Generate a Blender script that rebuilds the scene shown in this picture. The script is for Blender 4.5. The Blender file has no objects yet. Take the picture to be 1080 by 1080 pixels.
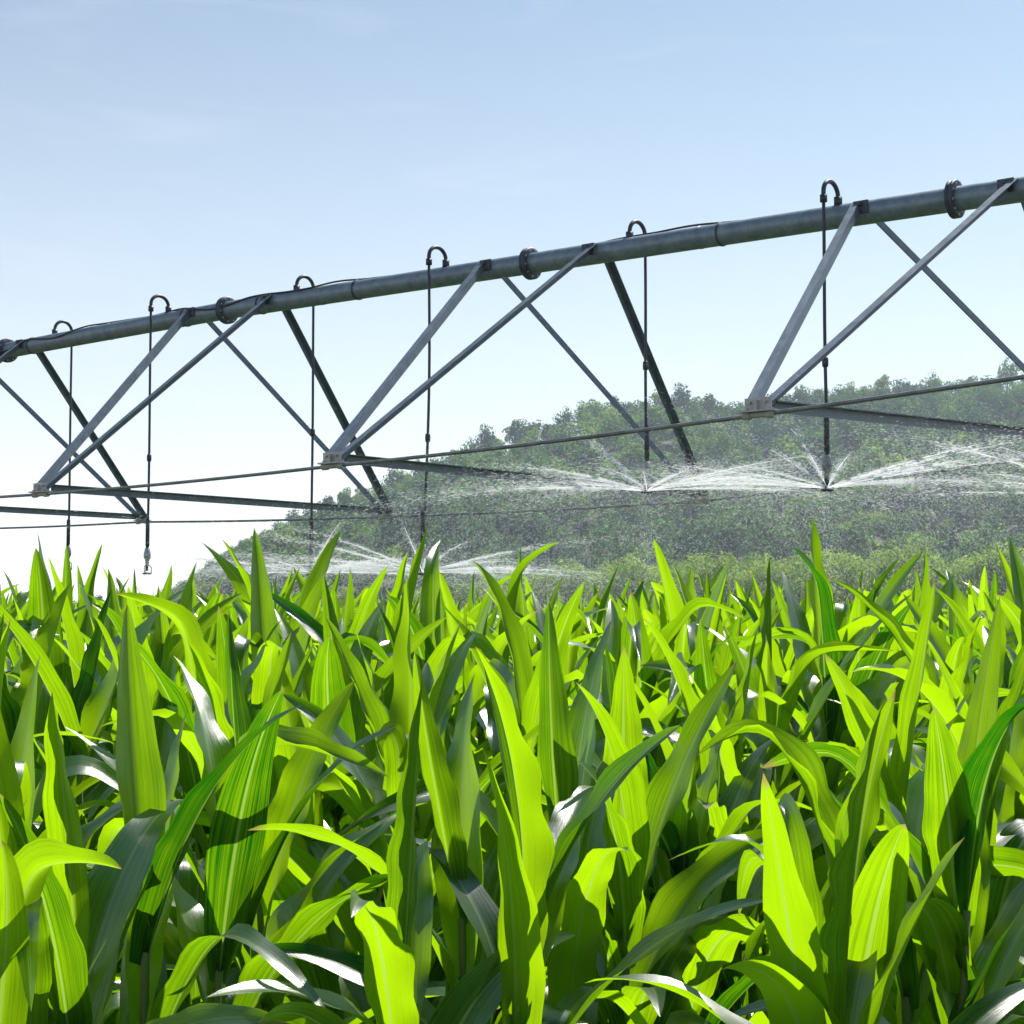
import bpy, math, random
import numpy as np

random.seed(7)
rng = np.random.default_rng(7)
scene = bpy.context.scene
COL = scene.collection
R = math.radians
EYE = 1.8
PITCH = R(3.434)
FPX = 1750.0

SUN_EL, SUN_AZ = R(54), R(36)      # azimuth to the right of straight ahead (+Y)

# ------------------------------------------------------------------ helpers
def tag(o, label=None, cat=None, group=None, kind=None):
    if label: o['label'] = label
    if cat: o['category'] = cat
    if group: o['group'] = group
    if kind: o['kind'] = kind
    return o

def link(o, parent=None):
    COL.objects.link(o)
    if parent is not None: o.parent = parent
    return o

def empty(name, loc=(0, 0, 0), rz=0.0):
    o = bpy.data.objects.new(name, None)
    o.empty_display_size = 0.2
    o.location = loc
    o.rotation_euler = (0, 0, rz)
    return link(o)

class Buf:
    """collects vertices, quads, triangles and one vector attribute"""
    def __init__(self):
        self.v, self.q, self.t, self.a, self.n = [], [], [], [], 0
        self.qm, self.tm = [], []
    def add(self, v, q=None, t=None, a=None, m=0):
        v = np.asarray(v, dtype=np.float32)
        self.v.append(v)
        self.a.append(np.zeros((len(v), 3), np.float32) if a is None else np.asarray(a, np.float32))
        if q is not None and len(q):
            q = np.asarray(q, np.int32) + self.n; self.q.append(q); self.qm.append(np.full(len(q), m, np.int32))
        if t is not None and len(t):
            t = np.asarray(t, np.int32) + self.n; self.t.append(t); self.tm.append(np.full(len(t), m, np.int32))
        self.n += len(v)
    def arrays(self):
        V = np.concatenate(self.v); A = np.concatenate(self.a)
        Q = np.concatenate(self.q) if self.q else np.zeros((0, 4), np.int32)
        T = np.concatenate(self.t) if self.t else np.zeros((0, 3), np.int32)
        QM = np.concatenate(self.qm) if self.qm else np.zeros(0, np.int32)
        TM = np.concatenate(self.tm) if self.tm else np.zeros(0, np.int32)
        return V, A, Q, T, QM, TM
    def mesh(self, name, mats, smooth=True):
        return mesh_from(name, self.arrays(), mats, smooth)

def mesh_from(name, arr, mats, smooth=True):
    V, A, Q, T, QM, TM = arr
    me = bpy.data.meshes.new(name)
    me.vertices.add(len(V)); me.vertices.foreach_set('co', V.astype(np.float32).ravel())
    loops = np.concatenate([Q.ravel(), T.ravel()]).astype(np.int32)
    me.loops.add(len(loops)); me.loops.foreach_set('vertex_index', loops)
    starts = np.concatenate([np.arange(len(Q)) * 4, len(Q) * 4 + np.arange(len(T)) * 3]).astype(np.int32)
    me.polygons.add(len(starts)); me.polygons.foreach_set('loop_start', starts)
    me.polygons.foreach_set('material_index', np.concatenate([QM, TM]).astype(np.int32))
    me.polygons.foreach_set('use_smooth', np.full(len(starts), smooth))
    at = me.attributes.new('tex', 'FLOAT_VECTOR', 'POINT')
    at.data.foreach_set('vector', A.astype(np.float32).ravel())
    for m in (mats if isinstance(mats, (list, tuple)) else [mats]): me.materials.append(m)
    me.update(calc_edges=True)
    return me

def obj(name, me, parent=None, loc=(0, 0, 0)):
    o = bpy.data.objects.new(name, me); o.location = loc
    return link(o, parent)

def norm(v):
    v = np.asarray(v, float); return v / np.linalg.norm(v)

def tube(buf, pts, rad, n=10, caps=True, m=0):
    pts = np.asarray(pts, float); k = len(pts)
    rad = np.broadcast_to(np.asarray(rad, float), (k,))
    T = np.gradient(pts, axis=0); T /= np.linalg.norm(T, axis=1)[:, None]
    ref = np.array([0, 0, 1.0]) if abs(T[0][2]) < .9 else np.array([1.0, 0, 0])
    N = np.cross(T[0], ref); N /= np.linalg.norm(N)
    V = []
    ang = np.arange(n) * 2 * math.pi / n
    for i in range(k):
        N = N - T[i] * np.dot(N, T[i]); N /= np.linalg.norm(N)
        B = np.cross(T[i], N)
        V.append(pts[i] + rad[i] * (np.cos(ang)[:, None] * N + np.sin(ang)[:, None] * B))
    V = np.concatenate(V)
    q = [(i * n + j, i * n + (j + 1) % n, (i + 1) * n + (j + 1) % n, (i + 1) * n + j) for i in range(k - 1) for j in range(n)]
    t = []
    if caps:
        V = np.concatenate([V, pts[:1], pts[-1:]])
        c0, c1 = k * n, k * n + 1
        t = [(c0, (j + 1) % n, j) for j in range(n)] + [(c1, (k - 1) * n + j, (k - 1) * n + (j + 1) % n) for j in range(n)]
    buf.add(V, q, t, m=m)

def lathe(buf, c, axis, prof, n=20, m=0):
    """rings of (offset along the axis, radius)"""
    axis = norm(axis); ref = np.array([0, 0, 1.0]) if abs(axis[2]) < .9 else np.array([1.0, 0, 0])
    X = norm(np.cross(axis, ref)); Y = np.cross(axis, X); ang = np.arange(n) * 2 * math.pi / n
    V = np.concatenate([np.asarray(c) + axis * a + r * (np.cos(ang)[:, None] * X + np.sin(ang)[:, None] * Y) for a, r in prof])
    k = len(prof)
    q = [(i * n + j, i * n + (j + 1) % n, (i + 1) * n + (j + 1) % n, (i + 1) * n + j) for i in range(k - 1) for j in range(n)]
    buf.add(V, q, m=m)

def prism(buf, p0, p1, X, Y, poly, m=0):
    """a closed outline (x, y pairs along X and Y) swept from p0 to p1"""
    k = len(poly)
    r = np.array([X * a + Y * b for a, b in poly])
    V = np.concatenate([p0 + r, p1 + r])
    q = [(i, (i + 1) % k, k + (i + 1) % k, k + i) for i in range(k)]
    t = []
    if k == 4: q += [(3, 2, 1, 0), (4, 5, 6, 7)]
    elif k == 6: q += [(3, 2, 1, 0), (5, 4, 3, 0), (k, k + 1, k + 2, k + 3), (k, k + 3, k + 4, k + 5)]
    buf.add(V, q, t, m=m)

def angle_bar(buf, p0, p1, outward, w=0.062, th=0.006, flip=1):
    p0 = np.asarray(p0, float); p1 = np.asarray(p1, float)
    d = norm(p1 - p0); o = np.asarray(outward, float); o = norm(o - d * np.dot(o, d))
    s = np.cross(d, o) * flip
    poly = [(-w / 2, 0), (w / 2, 0), (w / 2, -w), (w / 2 - th, -w), (w / 2 - th, -th), (-w / 2, -th)]
    prism(buf, p0, p1, s, o, poly)

def box(buf, c, X, Y, Z, m=0):
    c, X, Y, Z = map(lambda a: np.asarray(a, float), (c, X, Y, Z))
    prism(buf, c - Z, c + Z, X, Y, [(-1, -1), (1, -1), (1, 1), (-1, 1)], m)

# ------------------------------------------------------------------ materials
def mat(name):
    m = bpy.data.materials.new(name); m.use_nodes = True
    nt = m.node_tree; nt.nodes.clear()
    return m, nt, nt.nodes, nt.links

def nd(nodes, t, **kw):
    n = nodes.new(t)
    for k, v in kw.items():
        if k in n.inputs.keys(): n.inputs[k].default_value = v
        else: setattr(n, k, v)
    return n

def ramp(nodes, stops):
    r = nodes.new('ShaderNodeValToRGB'); e = r.color_ramp.elements
    while len(e) < len(stops): e.new(0.5)
    for x, (p, c) in zip(e, stops):
        x.position = p; x.color = (*c, 1)
    return r

def metal_mat(name, c0, c1, metallic, r0, r1, scale=(4, 4, 4), bump=.15):
    m, nt, N, L = mat(name)
    out = N.new('ShaderNodeOutputMaterial'); p = N.new('ShaderNodeBsdfPrincipled')
    tc = N.new('ShaderNodeTexCoord'); mp = N.new('ShaderNodeMapping'); mp.inputs['Scale'].default_value = scale
    L.new(tc.outputs['Object'], mp.inputs[0])
    n1 = nd(N, 'ShaderNodeTexNoise', Scale=3.0, Detail=8.0, Roughness=.65)
    n2 = nd(N, 'ShaderNodeTexNoise', Scale=26.0, Detail=4.0)
    L.new(mp.outputs[0], n1.inputs['Vector']); L.new(mp.outputs[0], n2.inputs['Vector'])
    mx = nd(N, 'ShaderNodeMath', operation='MULTIPLY_ADD'); L.new(n2.outputs[0], mx.inputs[0]); mx.inputs[1].default_value = .35
    L.new(n1.outputs[0], mx.inputs[2])
    rp = ramp(N, [(.48, c0), (.82, c1)]); L.new(mx.outputs[0], rp.inputs[0]); L.new(rp.outputs[0], p.inputs['Base Color'])
    rr = nd(N, 'ShaderNodeMapRange'); L.new(mx.outputs[0], rr.inputs[0])
    rr.inputs['From Min'].default_value = .4; rr.inputs['From Max'].default_value = .9
    rr.inputs['To Min'].default_value = r0; rr.inputs['To Max'].default_value = r1; L.new(rr.outputs[0], p.inputs['Roughness'])
    p.inputs['Metallic'].default_value = metallic
    b = nd(N, 'ShaderNodeBump', Strength=bump, Distance=.004); L.new(n2.outputs[0], b.inputs['Height']); L.new(b.outputs[0], p.inputs['Normal'])
    L.new(p.outputs[0], out.inputs[0])
    return m

M_PIPE = metal_mat('weathered_galvanised', (.15, .20, .24), (.26, .32, .36), .35, .35, .55)
M_STRUT = metal_mat('galvanised_angle_iron', (.085, .112, .145), (.16, .20, .25), .15, .35, .55)
M_ROD = metal_mat('truss_rod_steel', (.16, .16, .17), (.30, .30, .31), .5, .35, .55)
M_BRKT = metal_mat('bracket_zinc', (.34, .32, .31), (.55, .53, .52), .3, .4, .6)
M_FLANGE = metal_mat('dark_flange_steel', (.03, .04, .06), (.09, .10, .12), .3, .4, .6)
M_HOSE = metal_mat('hose_rubber', (.018, .021, .030), (.045, .050, .065), 0, .35, .5)
M_CABLE = metal_mat('cable_sheath', (.015, .016, .020), (.035, .036, .04), 0, .4, .6)
M_NOZ = metal_mat('nozzle_plastic', (.12, .13, .13), (.38, .40, .40), 0, .4, .6)

def leaf_mat(name, refl0, refl1, tr0, tr1, wt=.55, spec=.5, rough=.36):
    m, nt, N, L = mat(name)
    out = N.new('ShaderNodeOutputMaterial')
    at = N.new('ShaderNodeAttribute'); at.attribute_name = 'tex'
    sp = N.new('ShaderNodeSeparateXYZ'); L.new(at.outputs['Vector'], sp.inputs[0])   # u -1..1, v 0..1, tint
    # veins run along the blade
    cv = N.new('ShaderNodeCombineXYZ')
    mu = nd(N, 'ShaderNodeMath', operation='MULTIPLY'); mu.inputs[1].default_value = 14; L.new(sp.outputs[0], mu.inputs[0])
    mv = nd(N, 'ShaderNodeMath', operation='MULTIPLY'); mv.inputs[1].default_value = .9; L.new(sp.outputs[1], mv.inputs[0])
    mt = nd(N, 'ShaderNodeMath', operation='MULTIPLY'); mt.inputs[1].default_value = 37; L.new(sp.outputs[2], mt.inputs[0])
    L.new(mu.outputs[0], cv.inputs[0]); L.new(mv.outputs[0], cv.inputs[1]); L.new(mt.outputs[0], cv.inputs[2])
    vein = nd(N, 'ShaderNodeTexNoise', Scale=1.0, Detail=4.0, Roughness=.85); L.new(cv.outputs[0], vein.inputs['Vector'])
    tc = N.new('ShaderNodeTexCoord')
    blot = nd(N, 'ShaderNodeTexNoise', Scale=6.0, Detail=3.0); L.new(tc.outputs['Object'], blot.inputs['Vector'])
    # factor = .5*tint + .35*vein + .3*blotch
    a = nd(N, 'ShaderNodeMath', operation='MULTIPLY'); a.inputs[1].default_value = .5; L.new(sp.outputs[2], a.inputs[0])
    b = nd(N, 'ShaderNodeMath', operation='MULTIPLY_ADD'); b.inputs[1].default_value = .90; L.new(vein.outputs[0], b.inputs[0]); L.new(a.outputs[0], b.inputs[2])
    c = nd(N, 'ShaderNodeMath', operation='MULTIPLY_ADD'); c.inputs[1].default_value = .30; L.new(blot.outputs[0], c.inputs[0]); L.new(b.outputs[0], c.inputs[2])
    rr = ramp(N, [(.56, refl0), (1.0, refl1)]); rt = ramp(N, [(.56, tr0), (1.0, tr1)])
    L.new(c.outputs[0], rr.inputs[0]); L.new(c.outputs[0], rt.inputs[0])
    # pale midrib
    ab = nd(N, 'ShaderNodeMath', operation='ABSOLUTE'); L.new(sp.outputs[0], ab.inputs[0])
    mr = nd(N, 'ShaderNodeMapRange'); L.new(ab.outputs[0], mr.inputs[0])
    mr.inputs['From Min'].default_value = .03; mr.inputs['From Max'].default_value = .09
    mr.inputs['To Min'].default_value = .75; mr.inputs['To Max'].default_value = 0
    mx1 = nd(N, 'ShaderNodeMix', data_type='RGBA'); L.new(mr.outputs[0], mx1.inputs[0]); L.new(rr.outputs[0], mx1.inputs[6]); mx1.inputs[7].default_value = (.16, .24, .07, 1)
    mx2 = nd(N, 'ShaderNodeMix', data_type='RGBA'); L.new(mr.outputs[0], mx2.inputs[0]); L.new(rt.outputs[0], mx2.inputs[6]); mx2.inputs[7].default_value = (.42, .62, .10, 1)
    tp = nd(N, 'ShaderNodeMath', operation='MULTIPLY_ADD'); L.new(blot.outputs[0], tp.inputs[0]); tp.inputs[1].default_value = .14; L.new(sp.outputs[1], tp.inputs[2])
    tm = nd(N, 'ShaderNodeMapRange'); L.new(tp.outputs[0], tm.inputs[0])
    tm.inputs['From Min'].default_value = 1.035; tm.inputs['From Max'].default_value = 1.07; tm.inputs['To Max'].default_value = .85
    b1 = nd(N, 'ShaderNodeMix', data_type='RGBA'); L.new(tm.outputs[0], b1.inputs[0]); L.new(mx1.outputs[2], b1.inputs[6]); b1.inputs[7].default_value = (.22, .15, .06, 1)
    b2 = nd(N, 'ShaderNodeMix', data_type='RGBA'); L.new(tm.outputs[0], b2.inputs[0]); L.new(mx2.outputs[2], b2.inputs[6]); b2.inputs[7].default_value = (.38, .26, .08, 1)
    mx1, mx2 = b1, b2
    bump = nd(N, 'ShaderNodeBump', Strength=.24, Distance=.004); L.new(vein.outputs[0], bump.inputs['Height'])
    p = N.new('ShaderNodeBsdfDiffuse')
    L.new(mx1.outputs[2], p.inputs['Color']); L.new(bump.outputs[0], p.inputs['Normal'])
    t = N.new('ShaderNodeBsdfTranslucent'); L.new(mx2.outputs[2], t.inputs[0]); L.new(bump.outputs[0], t.inputs['Normal'])
    ms = N.new('ShaderNodeMixShader'); ms.inputs[0].default_value = wt
    L.new(p.outputs[0], ms.inputs[1]); L.new(t.outputs[0], ms.inputs[2])
    gl = nd(N, 'ShaderNodeBsdfGlossy', Roughness=rough); gl.inputs[0].default_value = (1, 1, 1, 1); L.new(bump.outputs[0], gl.inputs['Normal'])
    fr = nd(N, 'ShaderNodeFresnel', IOR=1.5); L.new(bump.outputs[0], fr.inputs['Normal'])
    fm = nd(N, 'ShaderNodeMath', operation='MULTIPLY'); fm.inputs[1].default_value = spec; L.new(fr.outputs[0], fm.inputs[0])
    mg = N.new('ShaderNodeMixShader'); L.new(fm.outputs[0], mg.inputs[0]); L.new(ms.outputs[0], mg.inputs[1]); L.new(gl.outputs[0], mg.inputs[2])
    L.new(mg.outputs[0], out.inputs[0])
    return m

M_LEAF = leaf_mat('corn_leaf', (.009, .048, .014), (.030, .095, .012), (.014, .165, .002), (.42, .72, .003), wt=.61, spec=.16, rough=.32)
M_STALK = leaf_mat('corn_stalk', (.07, .14, .03), (.12, .20, .04), (.08, .18, .02), (.14, .26, .03), wt=.15, spec=.4, rough=.5)

def foliage_mat(name, stops, tr):
    m, nt, N, L = mat(name)
    out = N.new('ShaderNodeOutputMaterial'); at = N.new('ShaderNodeAttribute'); at.attribute_name = 'tex'
    sp = N.new('ShaderNodeSeparateXYZ'); L.new(at.outputs['Vector'], sp.inputs[0])
    oi = N.new('ShaderNodeObjectInfo')
    ad = nd(N, 'ShaderNodeMath', operation='ADD'); L.new(sp.outputs[0], ad.inputs[0]); L.new(oi.outputs['Random'], ad.inputs[1])
    fr = nd(N, 'ShaderNodeMath', operation='FRACT'); L.new(ad.outputs[0], fr.inputs[0])
    k = nd(N, 'ShaderNodeMath', operation='MULTIPLY_ADD'); L.new(sp.outputs[1], k.inputs[0]); k.inputs[1].default_value = .35
    h = nd(N, 'ShaderNodeMath', operation='MULTIPLY'); h.inputs[1].default_value = .65; L.new(fr.outputs[0], h.inputs[0]); L.new(h.outputs[0], k.inputs[2])
    rp = ramp(N, stops); L.new(k.outputs[0], rp.inputs[0])
    d = nd(N, 'ShaderNodeBsdfPrincipled', Roughness=.55); L.new(rp.outputs[0], d.inputs['Base Color'])
    d.inputs['Specular IOR Level'].default_value = .1
    g = nd(N, 'ShaderNodeMix', data_type='RGBA', blend_type='MULTIPLY'); g.inputs[0].default_value = 1
    L.new(rp.outputs[0], g.inputs[6]); g.inputs[7].default_value = (*tr, 1)
    t = N.new('ShaderNodeBsdfTranslucent'); L.new(g.outputs[2], t.inputs[0])
    ms = N.new('ShaderNodeMixShader'); ms.inputs[0].default_value = .38
    L.new(d.outputs[0], ms.inputs[1]); L.new(t.outputs[0], ms.inputs[2]); L.new(ms.outputs[0], out.inputs[0])
    return m

M_WOOD = foliage_mat('oak_wood_foliage', [(0, (.008, .026, .024)), (.38, (.028, .070, .030)), (.68, (.085, .150, .034)), (1, (.27, .32, .055))], (2.2, 2.6, 1.2))
M_BELT = foliage_mat('willow_foliage', [(0, (.10, .16, .035)), (1, (.32, .38, .07))], (2.2, 2.6, 1.2))
M_BARK = metal_mat('bark', (.05, .04, .03), (.12, .10, .08), 0, .8, .95)

def soil_mat():
    m, nt, N, L = mat('soil')
    out = N.new('ShaderNodeOutputMaterial'); p = nd(N, 'ShaderNodeBsdfPrincipled', Roughness=.95)
    tc = N.new('ShaderNodeTexCoord'); n = nd(N, 'ShaderNodeTexNoise', Scale=2.2, Detail=10.0, Roughness=.7); L.new(tc.outputs['Object'], n.inputs['Vector'])
    r = ramp(N, [(.35, (.045, .032, .022)), (.7, (.11, .08, .055))]); L.new(n.outputs[0], r.inputs[0]); L.new(r.outputs[0], p.inputs['Base Color'])
    b = nd(N, 'ShaderNodeBump', Strength=.6, Distance=.04); L.new(n.outputs[0], b.inputs['Height']); L.new(b.outputs[0], p.inputs['Normal'])
    L.new(p.outputs[0], out.inputs[0]); return m
def grass_mat():
    m, nt, N, L = mat('hillside_undergrowth')
    out = N.new('ShaderNodeOutputMaterial'); p = nd(N, 'ShaderNodeBsdfPrincipled', Roughness=.9)
    tc = N.new('ShaderNodeTexCoord'); n = nd(N, 'ShaderNodeTexNoise', Scale=.25, Detail=10.0, Roughness=.7); L.new(tc.outputs['Object'], n.inputs['Vector'])
    r = ramp(N, [(.35, (.03, .045, .018)), (.7, (.08, .10, .035))]); L.new(n.outputs[0], r.inputs[0]); L.new(r.outputs[0], p.inputs['Base Color'])
    L.new(p.outputs[0], out.inputs[0]); return m
M_SOIL, M_GRASS = soil_mat(), grass_mat()

def water_mat():
    m, nt, N, L = mat('water_drops')
    out = N.new('ShaderNodeOutputMaterial')
    t = N.new('ShaderNodeBsdfTranslucent'); t.inputs[0].default_value = (.93, .95, .97, 1)
    d = N.new('ShaderNodeBsdfTransparent')      # clear water lets part of the sunlight straight through the drop
    ms = N.new('ShaderNodeMixShader'); ms.inputs[0].default_value = .62
    L.new(t.outputs[0], ms.inputs[2]); L.new(d.outputs[0], ms.inputs[1]); L.new(ms.outputs[0], out.inputs[0])
    return m
M_WATER = water_mat()

# ------------------------------------------------------------------ camera, sun, sky
cam = bpy.data.cameras.new('camera'); cam.sensor_width = 36; cam.lens = 36 * FPX / 1080
cam.clip_start = .05; cam.clip_end = 6000
co = bpy.data.objects.new('camera', cam); co.location = (0, 0, EYE); co.rotation_euler = (R(90) + PITCH, 0, 0)
COL.objects.link(co); scene.camera = co

sun = bpy.data.lights.new('sun', 'SUN'); sun.energy = 5.0; sun.angle = R(.5); sun.color = (1, .95, .86)
so = bpy.data.objects.new('sun', sun); COL.objects.link(so)
so.rotation_euler = (R(90) - SUN_EL, 0, -SUN_AZ + math.pi)      # light comes from ahead, right of the axis

w = bpy.data.worlds.new('World'); scene.world = w; w.use_nodes = True
N, L = w.node_tree.nodes, w.node_tree.links; N.clear()
wo = N.new('ShaderNodeOutputWorld'); bg = N.new('ShaderNodeBackground'); sky = N.new('ShaderNodeTexSky')
sky.sky_type = 'NISHITA'; sky.sun_disc = False; sky.sun_elevation = SUN_EL; sky.sun_rotation = SUN_AZ
sky.altitude = 200; sky.air_density = 1.0; sky.dust_density = .8; sky.ozone_density = 1.0
# thin high cirrus: part of the sky itself, laid out by direction
tc = N.new('ShaderNodeTexCoord'); mp = N.new('ShaderNodeMapping'); mp.inputs['Scale'].default_value = (2.2, 2.2, 13)
mp.inputs['Rotation'].default_value = (0, .12, .3)
L.new(tc.outputs['Generated'], mp.inputs[0])
cn = nd(N, 'ShaderNodeTexNoise', Scale=2.3, Detail=7.0, Roughness=.55, Distortion=.6); L.new(mp.outputs[0], cn.inputs['Vector'])
cr = nd(N, 'ShaderNodeMapRange'); L.new(cn.outputs[0], cr.inputs[0])
cr.inputs['From Min'].default_value = .56; cr.inputs['From Max'].default_value = .80
cr.inputs['To Min'].default_value = 0; cr.inputs['To Max'].default_value = .16
cm = nd(N, 'ShaderNodeMix', data_type='RGBA'); L.new(cr.outputs[0], cm.inputs[0]); tn = nd(N, 'ShaderNodeMix', data_type='RGBA', blend_type='MULTIPLY'); tn.inputs[0].default_value = 1
L.new(sky.outputs[0], tn.inputs[6]); tn.inputs[7].default_value = (.34, .70, .88, 1); L.new(tn.outputs[2], cm.inputs[6]); cm.inputs[7].default_value = (8.5, 8.9, 9.4, 1)
# pale summer haze low in the sky
sx = N.new('ShaderNodeSeparateXYZ'); L.new(tc.outputs['Generated'], sx.inputs[0])
ex = nd(N, 'ShaderNodeMath', operation='MULTIPLY'); L.new(sx.outputs[2], ex.inputs[0]); ex.inputs[1].default_value = -4.7
ee = nd(N, 'ShaderNodeMath', operation='EXPONENT', use_clamp=True); L.new(ex.outputs[0], ee.inputs[0])
ef = nd(N, 'ShaderNodeMath', operation='MULTIPLY'); L.new(ee.outputs[0], ef.inputs[0]); ef.inputs[1].default_value = .92
hm = nd(N, 'ShaderNodeMix', data_type='RGBA'); L.new(ef.outputs[0], hm.inputs[0]); L.new(cm.outputs[2], hm.inputs[6]); hm.inputs[7].default_value = (15.8, 15.6, 15.1, 1)
L.new(hm.outputs[2], bg.inputs[0]); bg.inputs['Strength'].default_value = .075
L.new(bg.outputs[0], wo.inputs[0])

scene.view_settings.view_transform = 'Standard'; scene.view_settings.look = 'None'
scene.view_settings.exposure = .52; scene.view_settings.gamma = 1
scene.cycles.max_bounces = 8; scene.cycles.transparent_max_bounces = 48; scene.cycles.transmission_bounces = 6
scene.cycles.diffuse_bounces = 4; scene.cycles.volume_bounces = 0

# ------------------------------------------------------------------ ground and hill
def vnoise(x, y, seed=0):
    s = np.zeros_like(x, dtype=float)
    r = np.random.default_rng(seed); a = 1.0; f = 1.0
    for _ in range(5):
        for _ in range(3):
            th, ph = r.uniform(0, 6.28), r.uniform(0, 6.28)
            s += a * np.sin((x * math.cos(th) + y * math.sin(th)) * f + ph) / 3
        a *= .5; f *= 2.1
    return s

g = Buf(); gx = 3000
g.add([(-gx, -gx, 0), (gx, -gx, 0), (gx, gx, 0), (-gx, gx, 0)], [(0, 1, 2, 3)])
tag(obj('ground', g.mesh('ground', M_SOIL, False)), 'bare brown field soil under the corn', None, None, 'structure')

RX = np.array([-400, 0, 100, 150, 200, 245, 290, 339, 400, 432, 470, 500, 530, 558, 592, 611, 640, 700, 739, 800, 877, 919, 958, 1002, 1058, 1200, 1500, 2200], float)
RY = np.array([645, 645, 640, 618, 590, 556, 536, 520, 498, 484, 464, 455, 447, 436, 424, 417, 406, 405, 409, 406, 394, 388, 389, 387, 382, 372, 380, 420], float)
RD = 430.0
def ridge_h(X, Y):
    px = 540 + FPX * X / RD
    return np.maximum((645 - np.interp(px, RX, RY)) / FPX * RD - 7.5, 0)
def hill_h(X, Y):
    X = np.asarray(X, float); Y = np.asarray(Y, float)
    base = 262 + 10 * np.sin(X * .03) - .12 * X
    H = ridge_h(X + (RD - Y) * .10, Y)
    f = np.clip((Y - base) / (RD - base), 0, 1); f = f ** 1.15 * (1.35 - .35 * f)
    gull = vnoise(X * .035, Y * .02, 5) * 9.0 * np.sin(np.clip(f, 0, 1) * math.pi) * np.clip(H / 30, 0, 1)
    back = np.clip((Y - RD) / 160, 0, 1)
    cap = np.maximum((645 - np.interp(540 + FPX * X / Y, RX, RY)) / FPX * Y - 7.0, 0)      # the slope itself stays below the tree line
    return np.where(Y < RD, np.minimum(np.maximum(H * f + gull, 0), cap), H * (1 - back * back * (3 - 2 * back))) - .5 * (f <= 0)
nx, ny = 170, 90
xs = np.linspace(-180, 420, nx); ys = np.linspace(225, 620, ny)
XX, YY = np.meshgrid(xs, ys, indexing='ij')
ZZ = hill_h(XX, YY)
hb = Buf()
hb.add(np.stack([XX.ravel(), YY.ravel(), ZZ.ravel()], 1), [(i * ny + j, (i + 1) * ny + j, (i + 1) * ny + j + 1, i * ny + j + 1) for i in range(nx - 1) for j in range(ny - 1)])
tag(obj('hill', hb.mesh('hill', M_GRASS)), 'long wooded hill rising to the right behind the field', None, None, 'structure')

# ------------------------------------------------------------------ trees
def crown_arrays(seed, h=9.0, rad=3.4, nb=15, nleaf=700, ls=.55, base=.22):
    r = np.random.default_rng(seed); b = Buf()
    cz = h * (base + (1 - base) / 2); hz = h * (1 - base) / 2
    blobs = []
    for i in range(nb):
        d = r.normal(size=3); d /= np.linalg.norm(d); k = r.uniform(.30, .68)
        blobs.append((np.array([d[0] * rad * k, d[1] * rad * k, cz + d[2] * hz * k]), r.uniform(.32, .50) * rad))
    blobs.append((np.array([0, 0, cz]), rad * .55))
    per = nleaf // len(blobs)
    for c, br in blobs:
        d = r.normal(size=(per, 3)); d /= np.linalg.norm(d, axis=1)[:, None]
        p = c + d * br * (r.uniform(.6, 1.12, per)[:, None] ** .7) * np.array([1, 1, .85])
        n = d + r.normal(size=(per, 3)) * .38; n /= np.linalg.norm(n, axis=1)[:, None]
        t = np.cross(n, r.normal(size=(per, 3))); t /= np.linalg.norm(t, axis=1)[:, None]; s = np.cross(n, t)
        sz = ls * r.uniform(.5, 1.15, per)[:, None]
        asp = r.uniform(.55, .9, per)[:, None]
        V = np.stack([p - t * sz * .5, p - s * sz * .5 * asp + n * sz * .1, p + t * sz * .5, p + s * sz * .5 * asp + n * sz * .1], 1).reshape(-1, 3)
        tint = np.repeat(np.clip(r.uniform(0, 1) * .65 + r.uniform(0, .35, per), 0, 1), 4)
        A = np.stack([np.zeros(per * 4), tint, np.zeros(per * 4)], 1)
        b.add(V, np.arange(per * 4).reshape(-1, 4), a=A)
    return b.arrays()

def trunk_arrays(seed, h=9.0, rad=3.4):
    r = np.random.default_rng(seed + 99); b = Buf()
    z = np.linspace(-.4, h * .72, 8); p = np.stack([np.cumsum(r.normal(0, .05, 8)), np.cumsum(r.normal(0, .05, 8)), z], 1)
    tube(b, p, np.linspace(.24, .06, 8), 7, m=0)
    for i in range(6):
        a = r.uniform(0, 6.28); k = r.integers(3, 7); q = p[k]
        e = q + np.array([math.cos(a) * rad * .6, math.sin(a) * rad * .6, h * .16])
        tube(b, [q, (q + e) / 2 + np.array([0, 0, -.1]), e], [.09, .06, .03], 5)
    return b.arrays()

NV = 6
WOODV = [(crown_arrays(i, 9 + (i % 3), 3.1 + .3 * (i % 4), 14, 1000, .66), trunk_arrays(i, 9 + (i % 3))) for i in range(NV)]
WOOD_ME = [(mesh_from('crown', c, M_WOOD, False), mesh_from('trunk', t, M_BARK)) for c, t in WOODV]
BELTV = [(crown_arrays(50 + i, 8.5 + (i % 3) * .8, 2.5 + .3 * (i % 3), 18, 1700, .36, .12), trunk_arrays(50 + i, 8.5)) for i in range(5)]
BELT_ME = [(mesh_from('crown', c, M_BELT, False), mesh_from('trunk', t, M_BARK)) for c, t in BELTV]

def place_tree(kind, me, x, y, z, sc, rz, label, group):
    t = empty(kind, (x, y, z), rz); t.scale = (sc[0], sc[0], sc[1])
    tag(t, label, 'tree', group)
    obj('crown', me[0], t); obj('trunk', me[1], t)
    return t

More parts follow.
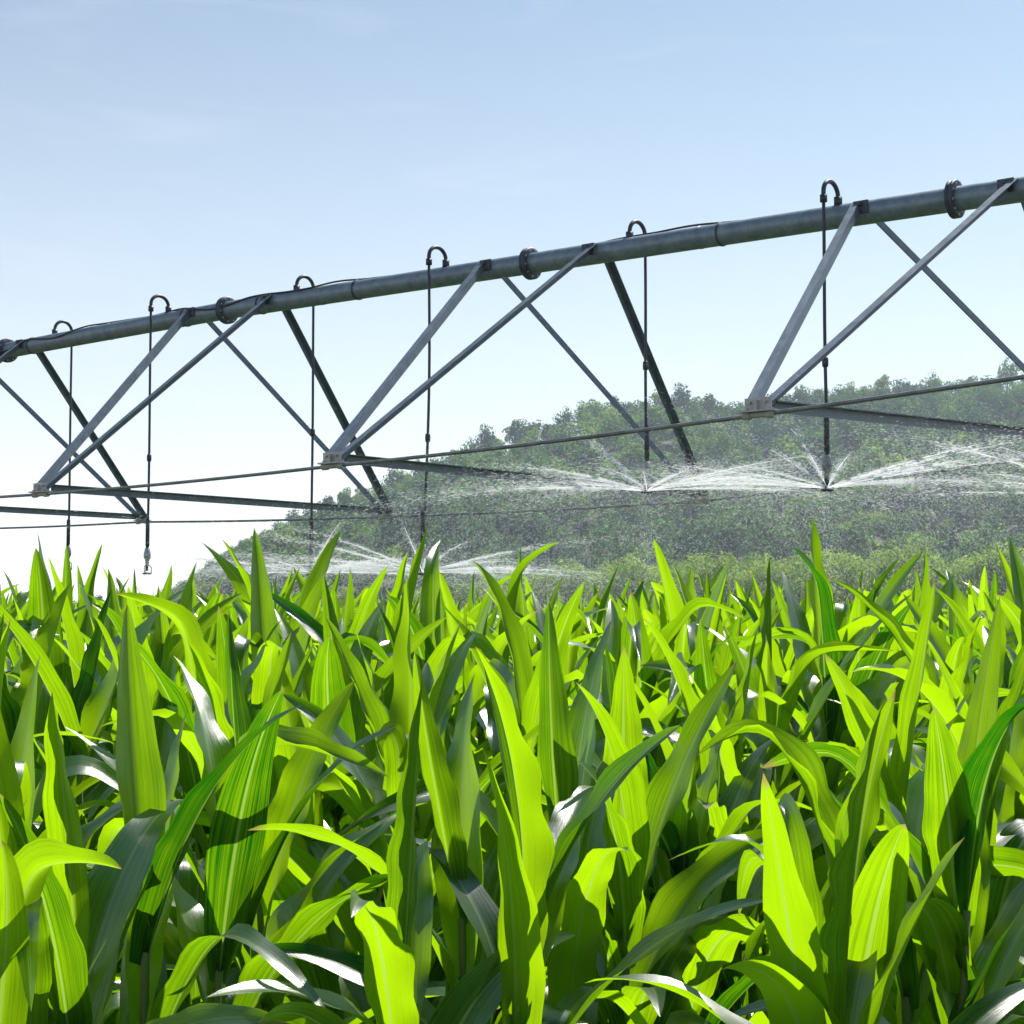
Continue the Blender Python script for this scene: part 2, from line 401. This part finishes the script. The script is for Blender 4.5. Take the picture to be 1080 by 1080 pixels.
# the closed wood on the slope reads as one mass
wb = Buf(); cnt = 0; cand = []
for X in np.arange(-112, 150, 7.2):
    for Y in np.arange(252, 436, 6.6):
        x = X + rng.uniform(-2.3, 2.3); y = Y + rng.uniform(-2.2, 2.2)
        px = 540 + FPX * x / y
        if px < 120 or px > 1140: continue
        z = float(hill_h(x, y))
        if z < .5 and (px > 420 or y < 290): continue
        cand.append((x, y, z))
for x, y, z in cand:
    (V, A, Q, T, QM, TM) = WOODV[rng.integers(NV)][0]
    a = rng.uniform(0, 6.28); s = rng.uniform(.85, 1.6); sz = s * rng.uniform(.8, 1.05)
    room = (645 - float(np.interp(540 + FPX * x / y, RX, RY)) - 6) / FPX * y - z      # keep under the skyline
    if room < 1.6: continue
    if 10 * sz > room: s *= max(room / (10 * sz), .25); sz = min(sz, room / 10)
    Rm = np.array([[math.cos(a) * s, -math.sin(a) * s, 0], [math.sin(a) * s, math.cos(a) * s, 0], [0, 0, sz]])
    A2 = A.copy(); A2[:, 0] = np.clip(.36 + .30 * float(vnoise(np.array([x * .05]), np.array([y * .045]), 11)[0]) + rng.uniform(-.22, .30), .02, .98)
    wb.add(V @ Rm.T + np.array([x, y, z - 1.0]), Q, a=A2)
tag(obj('wood', wb.mesh('wood', M_WOOD, False)), 'dense hazy deciduous wood covering the whole hillside', 'woodland', None, 'stuff')

# crowns that stand out along the skyline
RIDGE = []
px = 172.0
while px < 1100:
    RIDGE.append(px); px += rng.uniform(11, 20)
for i, px in enumerate(RIDGE):
    y = RD - 3 + rng.uniform(-6, 4); x = (px - 540) / FPX * y; z = float(hill_h(x, y)) - .8
    s = rng.uniform(.80, 1.12)
    s *= min(1, .35 + .65 * max(px - 170, 0) / 170)
    where = ('low left foot of the hill' if px < 330 else 'left slope of the hill' if px < 600 else 'middle of the ridge' if px < 860 else 'right end of the ridge')
    place_tree('ridge_tree', WOOD_ME[i % NV], x, y, max(z, 0), (s, s * rng.uniform(.85, 1.1)), rng.uniform(0, 6.28),
               'hazy dark crown on the skyline along the ' + where, 'skyline trees along the ' + where)
# pale bushy trees at the foot of the hill, above the corn tips
BELT = []
for row, (y0, n, x0, x1) in enumerate(((206, 24, 560, 1120), (222, 26, 430, 1120), (236, 22, 240, 1110))):
    for k in range(n):
        BELT.append((x0 + (x1 - x0) * (k + rng.uniform(.1, .9)) / n, y0 + rng.uniform(-5, 5), row))
for i, (px, y, row) in enumerate(BELT):
    x = (px - 540) / FPX * y
    room = (645 - float(np.interp(px, RX, RY)) - 4) / FPX * y
    if room < 2.5: continue
    s = rng.uniform(1.0, 1.38) * (.38 + .62 * min(max((px - 180) / 650, 0), 1))
    where = 'right' if px > 860 else 'middle' if px > 600 else 'left'
    s = min(s, room / 9.5)
    place_tree('bushy_tree', BELT_ME[i % 5], x, y, 0, (s, s), rng.uniform(0, 6.28),
               'pale green bushy tree behind the spray at the hill foot, %s part' % where, 'bushy trees at the hill foot, %s part' % where)
# tiny far trees seen through the blades at the left edge
for i in range(16):
    y = 300 + rng.uniform(-10, 20); px = -15 + i * 12 + rng.uniform(-4, 4); s = rng.uniform(.30, .50)
    place_tree('distant_tree', WOOD_ME[i % NV], (px - 540) / FPX * y, y, 0, (s * 1.2, s), rng.uniform(0, 6),
               'small distant tree low on the horizon at the left edge, behind the corn tips', 'small distant trees at the left edge')

# ------------------------------------------------------------------ irrigation span
U = norm([-.781, .6247, 0]); W = np.array([U[1], -U[0], 0])       # along the pipe (away, left) and across it (away, right)
P0 = np.array([.15, 13.3, 0]); UP = np.array([0, 0, 1.0])
KS = np.array([-14, -10.5, -7.2, -3.63, 0, 3.65, 7.17, 10.8, 14.4, 18.5]); KZ = np.array([2.52, 2.62, 2.71, 2.77, 2.805, 2.862, 2.81, 2.77, 2.70, 2.62])
kc = np.polyfit(KS, KZ, 4)
def pz(s): return float(.5 * np.interp(s, KS, KZ) + .5 * np.polyval(kc, s)) + EYE
def PP(s): return P0 + U * s + UP * pz(s)
PR = .084
NODES = [(-11.0, 2.4, 1.55), (-7.25, 2.4, 1.32), (-3.5, 2.4, 1.10), (-.12, 2.36, 1.0), (3.55, 2.12, .98), (7.35, 2.0, 1.05), (11.0, 2.0, 1.08), (14.6, 2.0, 1.15)]
def far_node(s, bw, nz):
    db, dz = {-11.0: (.9, .2), -7.25: (.9, .25), -3.5: (.75, .24)}.get(s, (0, 0))      # the truss opens out towards its tower
    return P0 + U * s + UP * (EYE + nz + dz) + W * (bw + db)
span = empty('irrigation_span', tuple(P0))
tag(span, 'grey galvanised irrigation pipe span with V trusses crossing the sky above the corn', 'irrigation truss')
def loc(p): return np.asarray(p, float) - P0
def part(name, buf, m, smooth=True, parent=span): return obj(name, buf.mesh(name, m, smooth), parent)

b = Buf(); ss = np.arange(-12, 17.01, .25); tube(b, [loc(PP(s)) for s in ss], PR, 32)
pipe = part('pipe', b, M_PIPE)
for s in (-9.0, -5.4, -1.62, 2.38, 5.4, 9.0, 12.6):              # circular weld seams
    b = Buf(); lathe(b, loc(PP(s)), U, [(-.008, PR), (-.004, PR + .003), (.004, PR + .003), (.008, PR)], 32); part('weld_seam', b, M_PIPE, True, pipe)
for s in (-10.9, -7.3, -3.63, 0.0, 3.65, 7.17, 10.8, 14.4):        # bolted pipe flanges
    b = Buf(); c = loc(PP(s)); r1 = PR + .046
    lathe(b, c, U, [(-.028, PR - .002), (-.028, r1 - .012), (-.022, r1), (-.004, r1), (-.003, r1 - .010), (.003, r1 - .010), (.004, r1), (.022, r1), (.028, r1 - .012), (.028, PR - .002)], 28)
    fo = part('pipe_flange', b, M_FLANGE)
    bb = Buf()
    for k in range(10):
        a = k * 2 * math.pi / 10 + .2; d = W * math.cos(a) + UP * math.sin(a)
        tube(bb, [c + d * (r1 - .020) - U * .036, c + d * (r1 - .020) + U * .036], .008, 6)
    part('flange_bolts', bb, M_BRKT, False, fo)
# stubby lugs on top of each flange
for s, bw, nz in NODES:
    c = P0 + U * s + UP * (EYE + nz)
    Nn, Fn = c - W * bw, far_node(s, bw, nz)
    for side, node in ((-1, Nn), (1, Fn)):
        for e in (-1, 1):
            sp_ = s + e * .565
            top = PP(sp_) + W * side * (PR + .012) + UP * .045
            foot = node + U * e * .06 + UP * .075
            d = norm(top - foot)
            outw = norm(np.cross(U, norm(PP(s) - node)) * 1.0)
            if np.dot(outw, W * side) < 0: outw = -outw
            b = Buf(); angle_bar(b, loc(foot), loc(top + d * .03), outw, w=.058, flip=-e * side)
            part('truss_strut', b, M_STRUT, False)
            b = Buf(); t0 = PP(sp_ - e * .0)          # bolted clamp on the pipe
            cc = t0 + W * side * (PR + .006) + UP * .02 - U * e * .045
            box(b, loc(cc), U * .055, UP * .045, W * side * .008)
            box(b, loc(cc + UP * .02 + W * side * .02), U * .012, UP * .012, W * side * .016)
            part('strut_clamp', b, M_FLANGE, False)
    # horizontal cross member
    b = Buf(); angle_bar(b, loc(Nn + W * .10 + UP * .055), loc(Fn - W * .10 + UP * .055), U, w=.062)
    part('cross_member', b, M_STRUT, False)
    for side, node in ((-1, Nn), (1, Fn)):
        b = Buf()
        box(b, loc(node + UP * .02), U * .11, W * .045, UP * .005)
        box(b, loc(node + UP * .06 + W * side * .01), U * .085, W * .005, UP * .035)
        box(b, loc(node + UP * .05), U * .006, W * .04, UP * .03)
        lathe(b, loc(node), U, [(-.10, .010), (-.10, .026), (-.055, .026), (-.05, .018), (.05, .018), (.055, .026), (.10, .026), (.10, .010)], 10)
        bk = part('joint_bracket', b, M_BRKT, False)
        b = Buf()
        for e, f in ((-.05, .07), (.05, .07), (-.07, .03), (.07, .03)):
            q = node + U * e + UP * f; tube(b, [loc(q - W * .03), loc(q + W * .03)], .010, 6)
        part('bracket_bolts', b, M_BRKT, False, bk)
for side in (-1, 1):
    pts = [(P0 + U * s + UP * (EYE + nz) - W * bw) if side < 0 else far_node(s, bw, nz) for s, bw, nz in NODES]
    b = Buf()
    dense = []
    for i in range(len(pts) - 1):
        for k in range(12):
            f = k / 12; dense.append(loc(pts[i] * (1 - f) + pts[i + 1] * f - UP * .012 * math.sin(f * math.pi)))
    dense.append(loc(pts[-1])); tube(b, dense, .0125, 10); part('truss_rod', b, M_ROD)
# electric cable lying along the pipe
def s_of(px, off=-.05):
    d = np.array([(px - 540) / FPX, 1.0]); O = (P0 + W * off)[:2]
    return float(np.linalg.solve(np.array([[d[0], -U[0]], [d[1], -U[1]]]), O)[1])
CAB = [(-90, 100), (-40, 80), (0, 12), (12, 25), (27, 62), (45, 40), (58, 34), (80, 55), (100, 88), (120, 98), (150, 112), (176, 92), (190, 66), (213, 38), (232, 32), (252, 52), (270, 82), (290, 64), (310, 60), (340, 66), (362, 92), (388, 104), (450, 125), (560, 130), (625, 115), (648, 96), (680, 91), (700, 92), (735, 92), (762, 104), (850, 128), (960, 125), (1080, 120), (1180, 95), (1260, 100)]
cs = np.array([s_of(p) for p, _ in CAB]); ca = np.array([a if a >= 90 else 90 - (90 - a) * 1.5 for _, a in CAB], float)
sg = np.arange(cs[0], cs[-1], -.06); ag = np.interp(-sg, -cs, ca)
ag = np.convolve(np.pad(ag, 2, 'edge'), np.ones(5) / 5, 'valid')
lift = .008 + .010 * np.clip(np.sin(sg * 5.1) * np.sin(sg * 1.7 + 1), 0, 1)
b = Buf(); tube(b, [loc(PP(s) + (-W * math.cos(R(a)) + UP * math.sin(R(a))) * (PR + l)) for s, a, l in zip(sg, ag, lift)], .0085, 8)
part('power_cable', b, M_CABLE)
for p_ in (27, 190, 270, 372, 760):
    b = Buf(); s = s_of(p_); lathe(b, loc(PP(s)), U, [(-.008, PR + .001), (-.008, PR + .006), (.008, PR + .006), (.008, PR + .001)], 28)
    part('cable_strap', b, M_FLANGE)

# ------------------------------------------------------------------ drop hoses
HOSES = [(6.36, 1, .47, 'leftmost drop hose, hanging behind the pipe over the left corn tips'),
         (4.48, -1, .39, 'second drop hose from the left, hanging in front of the pipe'),
         (2.73, 1, .36, 'third drop hose from the left, hanging behind the pipe over a spraying nozzle'),
         (.89, -1, .33, 'drop hose in front of the pipe left of the middle, its lower end leaning slightly'),
         (-.96, 1, .95, 'drop hose behind the pipe right of the middle, its nozzle high above the corn'),
         (-2.77, -1, .86, 'rightmost drop hose in the photo, with a tall gooseneck in front of the pipe'),
         (-4.60, 1, .74, None), (-6.40, -1, .92, None)]
NOZZLES = []
for i, (s, side, ez, label) in enumerate(HOSES):
    base = PP(s) + W * side * .02 + UP * PR
    t = empty('drop_hose', tuple(base))
    tag(t, label or ('drop hose beyond the right edge, behind the pipe' if side > 0 else 'drop hose farthest right beyond the picture edge'), 'sprinkler hose', 'drop hoses hanging from the pivot pipe')
    def lc(p): return np.asarray(p, float) - base
    hx = .215; H = .15 if side > 0 else .14
    # gooseneck
    b = Buf(); pts = [base - UP * .02, base + UP * .03]
    for k in range(13):
        a = math.pi * k / 12
        pts.append(base + W * side * (hx / 2 - hx / 2 * math.cos(a)) + UP * (.05 + math.sin(a) * (H - .05)))
    pts.append(base + W * side * hx + UP * .0)
    tube(b, [lc(p) for p in pts], .0165, 12); gk = obj('gooseneck', b.mesh('gooseneck', M_HOSE), t)
    b = Buf(); lathe(b, lc(base + UP * .02), UP, [(-.03, .024), (-.03, .030), (.03, .030), (.03, .024)], 12)
    obj('hose_clamp', b.mesh('hose_clamp', M_HOSE), t); b = Buf()
    lathe(b, lc(base + W * side * hx + UP * .0), UP, [(-.025, .016), (-.025, .026), (.025, .026), (.025, .019)], 12)
    obj('hose_clamp', b.mesh('hose_clamp', M_HOSE), t)
    top = base + W * side * hx; end = np.array([top[0], top[1], EYE + ez])
    if i == 3: end = end - W * .07
    b = Buf(); n = 14; pp = []
    for k in range(n + 1):
        f = k / n; p = top * (1 - f) + end * f
        if i == 3: p = p + W * .035 * math.sin(f * math.pi) * (1 if f < .7 else 1)
        pp.append(lc(p + U * .006 * math.sin(f * 7 + i) * f))
    tube(b, pp, .012, 10); obj('hose', b.mesh('hose', M_HOSE), t)
    pe = pp[-1]
    b = Buf(); kf = .58 if side < 0 else .52; q = pp[int(n * kf)]
    lathe(b, q, UP, [(-.035, .014), (-.03, .021), (.0, .023), (.03, .021), (.035, .014)], 10)
    obj('hose_coupler', b.mesh('hose_coupler', M_HOSE), t)
    # weight, regulator and sprinkler
    b = Buf(); lathe(b, pe, UP, [(.50, .014), (.49, .020), (.24, .020), (.235, .016), (.22, .016)], 12)
    obj('hose_weight', b.mesh('hose_weight', M_HOSE), t)
    b = Buf(); lathe(b, pe, UP, [(.22, .014), (.215, .025), (.19, .027), (.17, .034), (.125, .034), (.105, .022), (.09, .018), (.05, .018), (.045, .01)], 14)
    noz = obj('sprinkler', b.mesh('sprinkler', M_NOZ), t)
    b = Buf()
    for a in (0, 2.1, 4.2):
        d = np.array([math.cos(a), math.sin(a), 0])
        tube(b, [pe + d * .016 + UP * .055, pe + d * .040 + UP * .035, pe + d * .040 - UP * .02, pe + d * .014 - UP * .03], .005, 6)
    obj('sprinkler_frame', b.mesh('sprinkler_frame', M_HOSE), noz)
    b = Buf(); lathe(b, pe - UP * .02, UP, [(-.015, .004), (-.015, .034), (-.008, .046), (.0, .046), (.006, .01)], 16)
    obj('deflector_plate', b.mesh('deflector_plate', M_HOSE), noz)
    NOZZLES.append(base + pe - UP * .012)

# ------------------------------------------------------------------ water spray
def drops(P, D, rad, ln):
    """octahedral drops: centre P, flight direction D, radius, length"""
    n = len(P)
    ref = rng.normal(size=(n, 3)); X = np.cross(D, ref); X /= np.linalg.norm(X, axis=1)[:, None]; Y = np.cross(D, X)
    r = rad[:, None]; l = ln[:, None] * .5
    c3 = [(1, 0), (-.5, .866), (-.5, -.866)]
    ring = [P + X * r * a + Y * r * b_ for a, b_ in c3]
    V = np.stack([P - D * l] + ring + [P + D * l], 1).reshape(-1, 3)
    f = np.array([(0, 2, 1), (0, 3, 2), (0, 1, 3), (4, 1, 2), (4, 2, 3), (4, 3, 1)])
    T = (np.arange(n)[:, None, None] * 5 + f[None]).reshape(-1, 3)
    return V, T

def spray(pos, seed, n_drop, label, k_up=1.0):
    r = np.random.default_rng(seed); b = Buf()
    G, K = 9.81, 1.9
    ns = 26
    az = (np.arange(ns) + r.uniform(-.3, .3, ns)) * 2 * math.pi / ns
    el = np.radians(r.choice([4, 7, 10, 15, 23], ns, p=[.2, .3, .2, .18, .12]) + r.normal(0, 1, ns))
    v0 = r.uniform(8.5, 12.0, ns); wgt = r.uniform(.4, 1.6, ns); wgt /= wgt.sum()
    def kin(a, e, v, t):
        h = v * np.cos(e) / K * (1 - np.exp(-K * t)); vz0 = v * np.sin(e)
        z = (vz0 + G / K) / K * (1 - np.exp(-K * t)) - G / K * t
        vh = v * np.cos(e) * np.exp(-K * t); vz = (vz0 + G / K) * np.exp(-K * t) - G / K
        p = np.stack([np.cos(a) * h, np.sin(a) * h, z], -1)
        d = np.stack([np.cos(a) * vh, np.sin(a) * vh, vz], -1)
        return p, d / np.linalg.norm(d, axis=-1, keepdims=True)
    # unbroken jets close to the plate
    for i in range(ns):
        t = np.linspace(.001, r.uniform(.06, .17), 14)
        p, d = kin(np.full(14, az[i]), np.full(14, el[i]), np.full(14, v0[i]), t)
        p = p + r.normal(0, .0016, (14, 3)) * np.linspace(0, 1, 14)[:, None]
        tube(b, p + pos, np.linspace(.0042, .0010, 14) * r.uniform(.7, 1.3, 14), 5)
    # breaking-up jets
    nj = int(n_drop * .27)
    k = r.choice(ns, nj, p=wgt); t = .02 + r.exponential(.075, nj)
    t = np.minimum(t, .7)
    p, d = kin(az[k] + r.normal(0, .026, nj) * (1 + t * 3), el[k] + r.normal(0, .010, nj) * (1 + t * 4), v0[k] * r.uniform(.93, 1.03, nj), t)
    V, T = drops(p + pos, d, r.uniform(.0006, .0015, nj), r.uniform(.015, .050, nj)); b.add(V, t=T)
    # spreading rain of separate drops
    nr = int((n_drop - nj) * .66)
    k = r.choice(ns, nr, p=wgt); t = .08 + r.beta(1.1, 2.0, nr) * .95
    vv = v0[k] * r.uniform(.45, 1.05, nr)
    p, d = kin(az[k] + r.normal(0, .13, nr), el[k] + np.abs(r.normal(0, .10, nr)) * r.choice([-.5, 1], nr) * k_up, vv, t)
    d = d + r.normal(0, .12, (nr, 3)); d /= np.linalg.norm(d, axis=1)[:, None]
    p = p + r.normal(0, .05, (nr, 3)); keep = (p[:, 2] + pos[2]) > 1.35
    p, d = p[keep], d[keep]; m = len(p)
    V, T = drops(p + pos, d, r.uniform(.0004, .0011, m), r.uniform(.006, .026, m)); b.add(V, t=T)
    # drips under the plate
    nd_ = 500
    p = np.stack([r.normal(0, .035, nd_), r.normal(0, .035, nd_), -r.uniform(0, .7, nd_)], 1)
    V, T = drops(p + pos, np.tile([[0, 0, -1.0]], (nd_, 1)), r.uniform(.001, .002, nd_), r.uniform(.005, .016, nd_)); b.add(V, t=T)
    V, A, Q, T, QM, TM = b.arrays()
    o = obj('water_spray', mesh_from('water_spray', (V - pos, A, Q, T, QM, TM), M_WATER), None, tuple(pos))
    tag(o, label, 'water spray', 'sprays under the drop hoses', 'stuff')

SPR = [(2, 70000, 'white fan of water under the third hose, low over the left corn tips'),
       (3, 80000, 'low white fan of water under the hose left of the middle'),
       (4, 80000, 'bright radiating jets of water under the hose right of the middle'),
       (5, 76000, 'bright radiating jets of water under the rightmost visible hose'),
       (6, 60000, 'streaks of water drifting in at the right edge from a nozzle beyond it')]
for i, n, lab in SPR: spray(NOZZLES[i], 100 + i, n, lab)

# ------------------------------------------------------------------ corn
def leaf_arrays(r, base, phi, th0, bend, Ln, Wd, twist, ns, nc, fold0=55, fold1=14, ruf=.05, kink=None, tint=.5, curl=0.0):
    s = np.linspace(0, 1, ns + 1); ds = Ln / ns
    th = th0 + bend * s ** 1.7
    if kink: th = th + kink[1] / (1 + np.exp(-(s - kink[0]) * 34))
    ph = phi + curl * s
    T = np.stack([np.sin(th) * np.cos(ph), np.sin(th) * np.sin(ph), np.cos(th)], 1)
    C = base + np.concatenate([[np.zeros(3)], np.cumsum((T[1:] + T[:-1]) * .5 * ds, 0)])
    B0 = np.stack([-np.sin(ph), np.cos(ph), np.zeros(ns + 1)], 1)
    N0 = np.cross(B0, T)
    if N0[0] @ np.array([math.cos(phi), math.sin(phi), 0]) > 0: N0 = -N0
    tw = twist * s ** 1.3
    B = B0 * np.cos(tw)[:, None] + N0 * np.sin(tw)[:, None]; Nn = -B0 * np.sin(tw)[:, None] + N0 * np.cos(tw)[:, None]
    wp = np.where(s < .45, .58 + .42 * np.sin(np.clip(s / .45, 0, 1) * math.pi / 2), np.clip((1 - s) / .55, 0, 1) ** .72)
    wd = Wd * .5 * wp
    fold = np.radians(fold1 + (fold0 - fold1) * np.exp(-s * 5.5))
    v = np.linspace(-1, 1, nc)
    p1, p2 = r.uniform(0, 6.28, 2); fr = r.uniform(16, 38)
    off_b = v[None, :] * (wd * np.cos(fold))[:, None]
    av = np.abs(v)[None, :]
    off_n = (av ** 1.25) * (wd * np.sin(fold))[:, None]
    ru = ruf * Wd * (av ** 2) * np.where(v[None, :] > 0, np.sin(s[:, None] * fr + p1), np.sin(s[:, None] * fr * .9 + p2)) * np.clip(s * 4, 0, 1)[:, None] * wp[:, None]
    V = C[:, None, :] + B[:, None, :] * off_b[..., None] + Nn[:, None, :] * (off_n + ru)[..., None]
    A = np.stack([np.broadcast_to(v[None, :], (ns + 1, nc)), np.broadcast_to(s[:, None], (ns + 1, nc)), np.full((ns + 1, nc), tint)], -1)
    q = [(i * nc + j, i * nc + j + 1, (i + 1) * nc + j + 1, (i + 1) * nc + j) for i in range(ns) for j in range(nc - 1)]
    return V.reshape(-1, 3), np.array(q), A.reshape(-1, 3)

def plant_spec(r):
    """leaf parameters of one plant, lowest leaf first"""
    out = []; plane = r.uniform(0, math.pi); n = 12
    for i in range(n):
        f = i / (n - 1)
        z = .25 + 1.13 * f ** .90 + r.normal(0, .015)
        phi = plane + (i % 2) * math.pi + r.normal(0, .35)
        up = max(0, (f - .45) / .55)
        th0 = R(48 - 38 * f + r.normal(0, 6)); th0 = max(th0, R(4))
        bend = R(95 * (1 - up) + r.choice([4, 20, 45, 85], p=[.48, .28, .14, .10]) * up + r.normal(0, 8))
        Ln = (.72 + r.normal(0, .045)) * (1 - .24 * f ** 3)
        Wd = (.110 + r.normal(0, .012)) * (1 - .12 * f ** 3) * (1 if f > .2 else .85)
        kink = None
        if f > .3 and r.random() < .26: kink = (r.uniform(.45, .8), R(r.uniform(45, 115)))
        fold0, fold1 = (60, 12) if i < n - 1 else (78, 40)
        out.append(dict(base=np.array([0, 0, z]), phi=phi, th0=th0, bend=bend, Ln=Ln, Wd=Wd, twist=R(r.normal(0, 40)) * (1 + (r.random() < .15)),
                        fold0=fold0, fold1=fold1 + r.uniform(-4, 10), ruf=r.uniform(.03, .13), kink=kink, tint=float(np.clip(r.normal(.5 + .18 * (f - .5), .25), 0, 1)), curl=r.normal(0, .25)))
    return out

def stalk_buf(b, top=1.40, m=0):
    z = np.linspace(-.02, top, 12); rd = np.linspace(.014, .007, 12)
    tube(b, np.stack([np.zeros(12), np.zeros(12), z], 1), rd, 7, m=m)

def build_variant(seed, ns, nc, split, upper=0):
    r = np.random.default_rng(seed); spec = plant_spec(r)
    if split:
        ms = []
        for sp in spec:
            b = Buf(); V, q, A = leaf_arrays(r, ns=ns, nc=nc, **sp); b.add(V, q, a=A); ms.append(b.mesh('leaf', M_LEAF))
        b = Buf(); stalk_buf(b); return ms, b.mesh('stalk', M_STALK)
    b = Buf()
    for sp in spec[upper:]:
        V, q, A = leaf_arrays(r, ns=ns, nc=nc, **sp); b.add(V, q, a=A, m=0)
    stalk_buf(b, m=1)
    return b.arrays()

ROW, STEP, TH = .56, .165, R(24)
cells = []
ux, uy = math.sin(TH), math.cos(TH)      # row direction
for i in range(-110, 111):
    for j in range(-30, 320):
        a = i * ROW + rng.normal(0, .035); t_ = j * STEP + rng.normal(0, .04)
        x = a * uy + t_ * ux; y = -a * ux + t_ * uy
        if y < 2.3 or y > 46: continue
        if y > 22 and rng.random() > .62: continue
        hw = .335 * y + (1.6 if y < 20 else 2.5)
        if abs(x) > hw: continue
        if math.hypot(x, y) < 2.35: continue
        cells.append((x, y))
def inframe(x, y):
    return abs(x) < .312 * y + .22
cells.sort(key=lambda c: c[1])
near = [c for c in cells if inframe(*c)][:300]; nearset = set(near)
rest = [c for c in cells if c not in nearset]
NEARN = 84

def plant_xf(r, y):
    # the rows at the field's edge stand lower than those farther in
    g_ = np.interp(y, [1.8, 2.6, 3.6, 5.0, 7.0, 12.0], [.88, .90, .95, 1.02, 1.02, .97])
    return r.uniform(0, 6.28), g_ * r.uniform(.94, 1.05) * (1.05 if r.random() < .10 and y > 3.2 else 1), r.normal(0, .05), r.normal(.035, .05)

HOSE_PX = [(73, 'the leftmost hose'), (162, 'the second hose'), (328, 'the third hose'), (455, 'the fourth hose'), (678, 'the fifth hose'), (871, 'the rightmost hose')]
def where_label(i, x, y):
    px = 540 + FPX * x / y
    if px < 20: w_ = 'at the left edge'
    elif px > 1040: w_ = 'at the right edge'
    else:
        k, nm = min(HOSE_PX, key=lambda h: abs(h[0] - px)); d = px - k
        w_ = ('below ' if abs(d) < 28 else 'just left of ' if d < 0 else 'just right of ') + nm
    return w_

var_mid = [build_variant(900 + k, 15, 5, False) for k in range(14)]
mid_mesh = [mesh_from('corn_plant', a, [M_LEAF, M_STALK]) for a in var_mid]
DEPTH = [(2.1, 'in the very front'), (2.9, 'in the front rows'), (3.8, 'of the second band'), (4.7, 'of the third band'), (5.6, 'of the fourth band')]
labels_used = {}
for i, (x, y) in enumerate(near):
    rz, s, lx, ly = plant_xf(rng, y)
    depth = next((t for d, t in DEPTH if y < d), 'farther back')
    if i < NEARN:
        t = empty('corn_plant', (x, y, 0), rz)
        ms, st = build_variant(2000 + i, 26, 9, True)
        for m_ in ms: obj('leaf', m_, t)
        obj('stalk', st, t)
        lab = 'corn plant %s, %s' % (depth, where_label(i, x, y)); grp = lab
    else:
        t = obj('corn_plant', mid_mesh[i % 14], None, (x, y, 0)); t.rotation_euler = (0, 0, rz)
        if y < 8: lab = 'corn plant in the middle rows, ' + where_label(i, x, y)
        else: lab = 'corn plant far back, only tips showing, ' + where_label(i, x, y)
        grp = lab
    t.scale = (s, s, s); t.rotation_euler[0] = lx; t.rotation_euler[1] = ly * 1.0
    tag(t, lab, 'corn plant', grp.strip(' ,')); labels_used.setdefault(lab, []).append((y, t))

for lab, ts in labels_used.items():                      # plants one can tell apart by depth get a label of their own
    ts.sort(key=lambda a: a[0]); k = {2: ('nearer', 'farther'), 3: ('nearest', 'middle one', 'farthest')}.get(len(ts))
    if k:
        for (yy, t), w_ in zip(ts, k): t['label'] = lab + ', ' + w_
var_far = [build_variant(700 + k, 9, 3, False, 2) for k in range(12)]
var_vfar = [build_variant(800 + k, 6, 2, False, 4) for k in range(10)]
fb = Buf()
for x, y in rest:
    arr = (var_mid[rng.integers(14)] if y < 7 else var_far[rng.integers(12)] if y < 20 else var_vfar[rng.integers(10)])
    V, A, Q, T, QM, TM = arr
    rz, s, lx, ly = plant_xf(rng, y)
    c, s_ = math.cos(rz), math.sin(rz)
    V2 = np.stack([(V[:, 0] * c - V[:, 1] * s_) * s + V[:, 2] * ly, (V[:, 0] * s_ + V[:, 1] * c) * s + V[:, 2] * lx, V[:, 2] * s], 1) + np.array([x, y, 0])
    A2 = A.copy(); A2[:, 2] = np.clip(A2[:, 2] + rng.normal(0, .12), 0, 1)
    q0 = QM == 0
    fb.add(V2, Q, T, a=A2)
tag(obj('corn_field', fb.mesh('corn_field', [M_LEAF])), 'solid green mass of corn beyond the separate plants, reaching the trees', 'corn field', None, 'stuff')

# ------------------------------------------------------------------ air
HAZE = True
if HAZE:
    hz = Buf(); box(hz, (60, 300, 43), (520, 0, 0), (0, 345, 0), (0, 0, 44.5))
    m, nt, N, L = mat('haze_air'); out = N.new('ShaderNodeOutputMaterial'); v = N.new('ShaderNodeVolumePrincipled')
    v.inputs['Color'].default_value = (.75, .87, 1, 1); v.inputs['Density'].default_value = .00048; v.inputs['Anisotropy'].default_value = .5
    L.new(v.outputs[0], out.inputs['Volume'])
    ho = obj('haze', hz.mesh('haze', m, False)); tag(ho, 'thin pale blue summer haze between the field and the hill', 'haze', None, 'stuff')
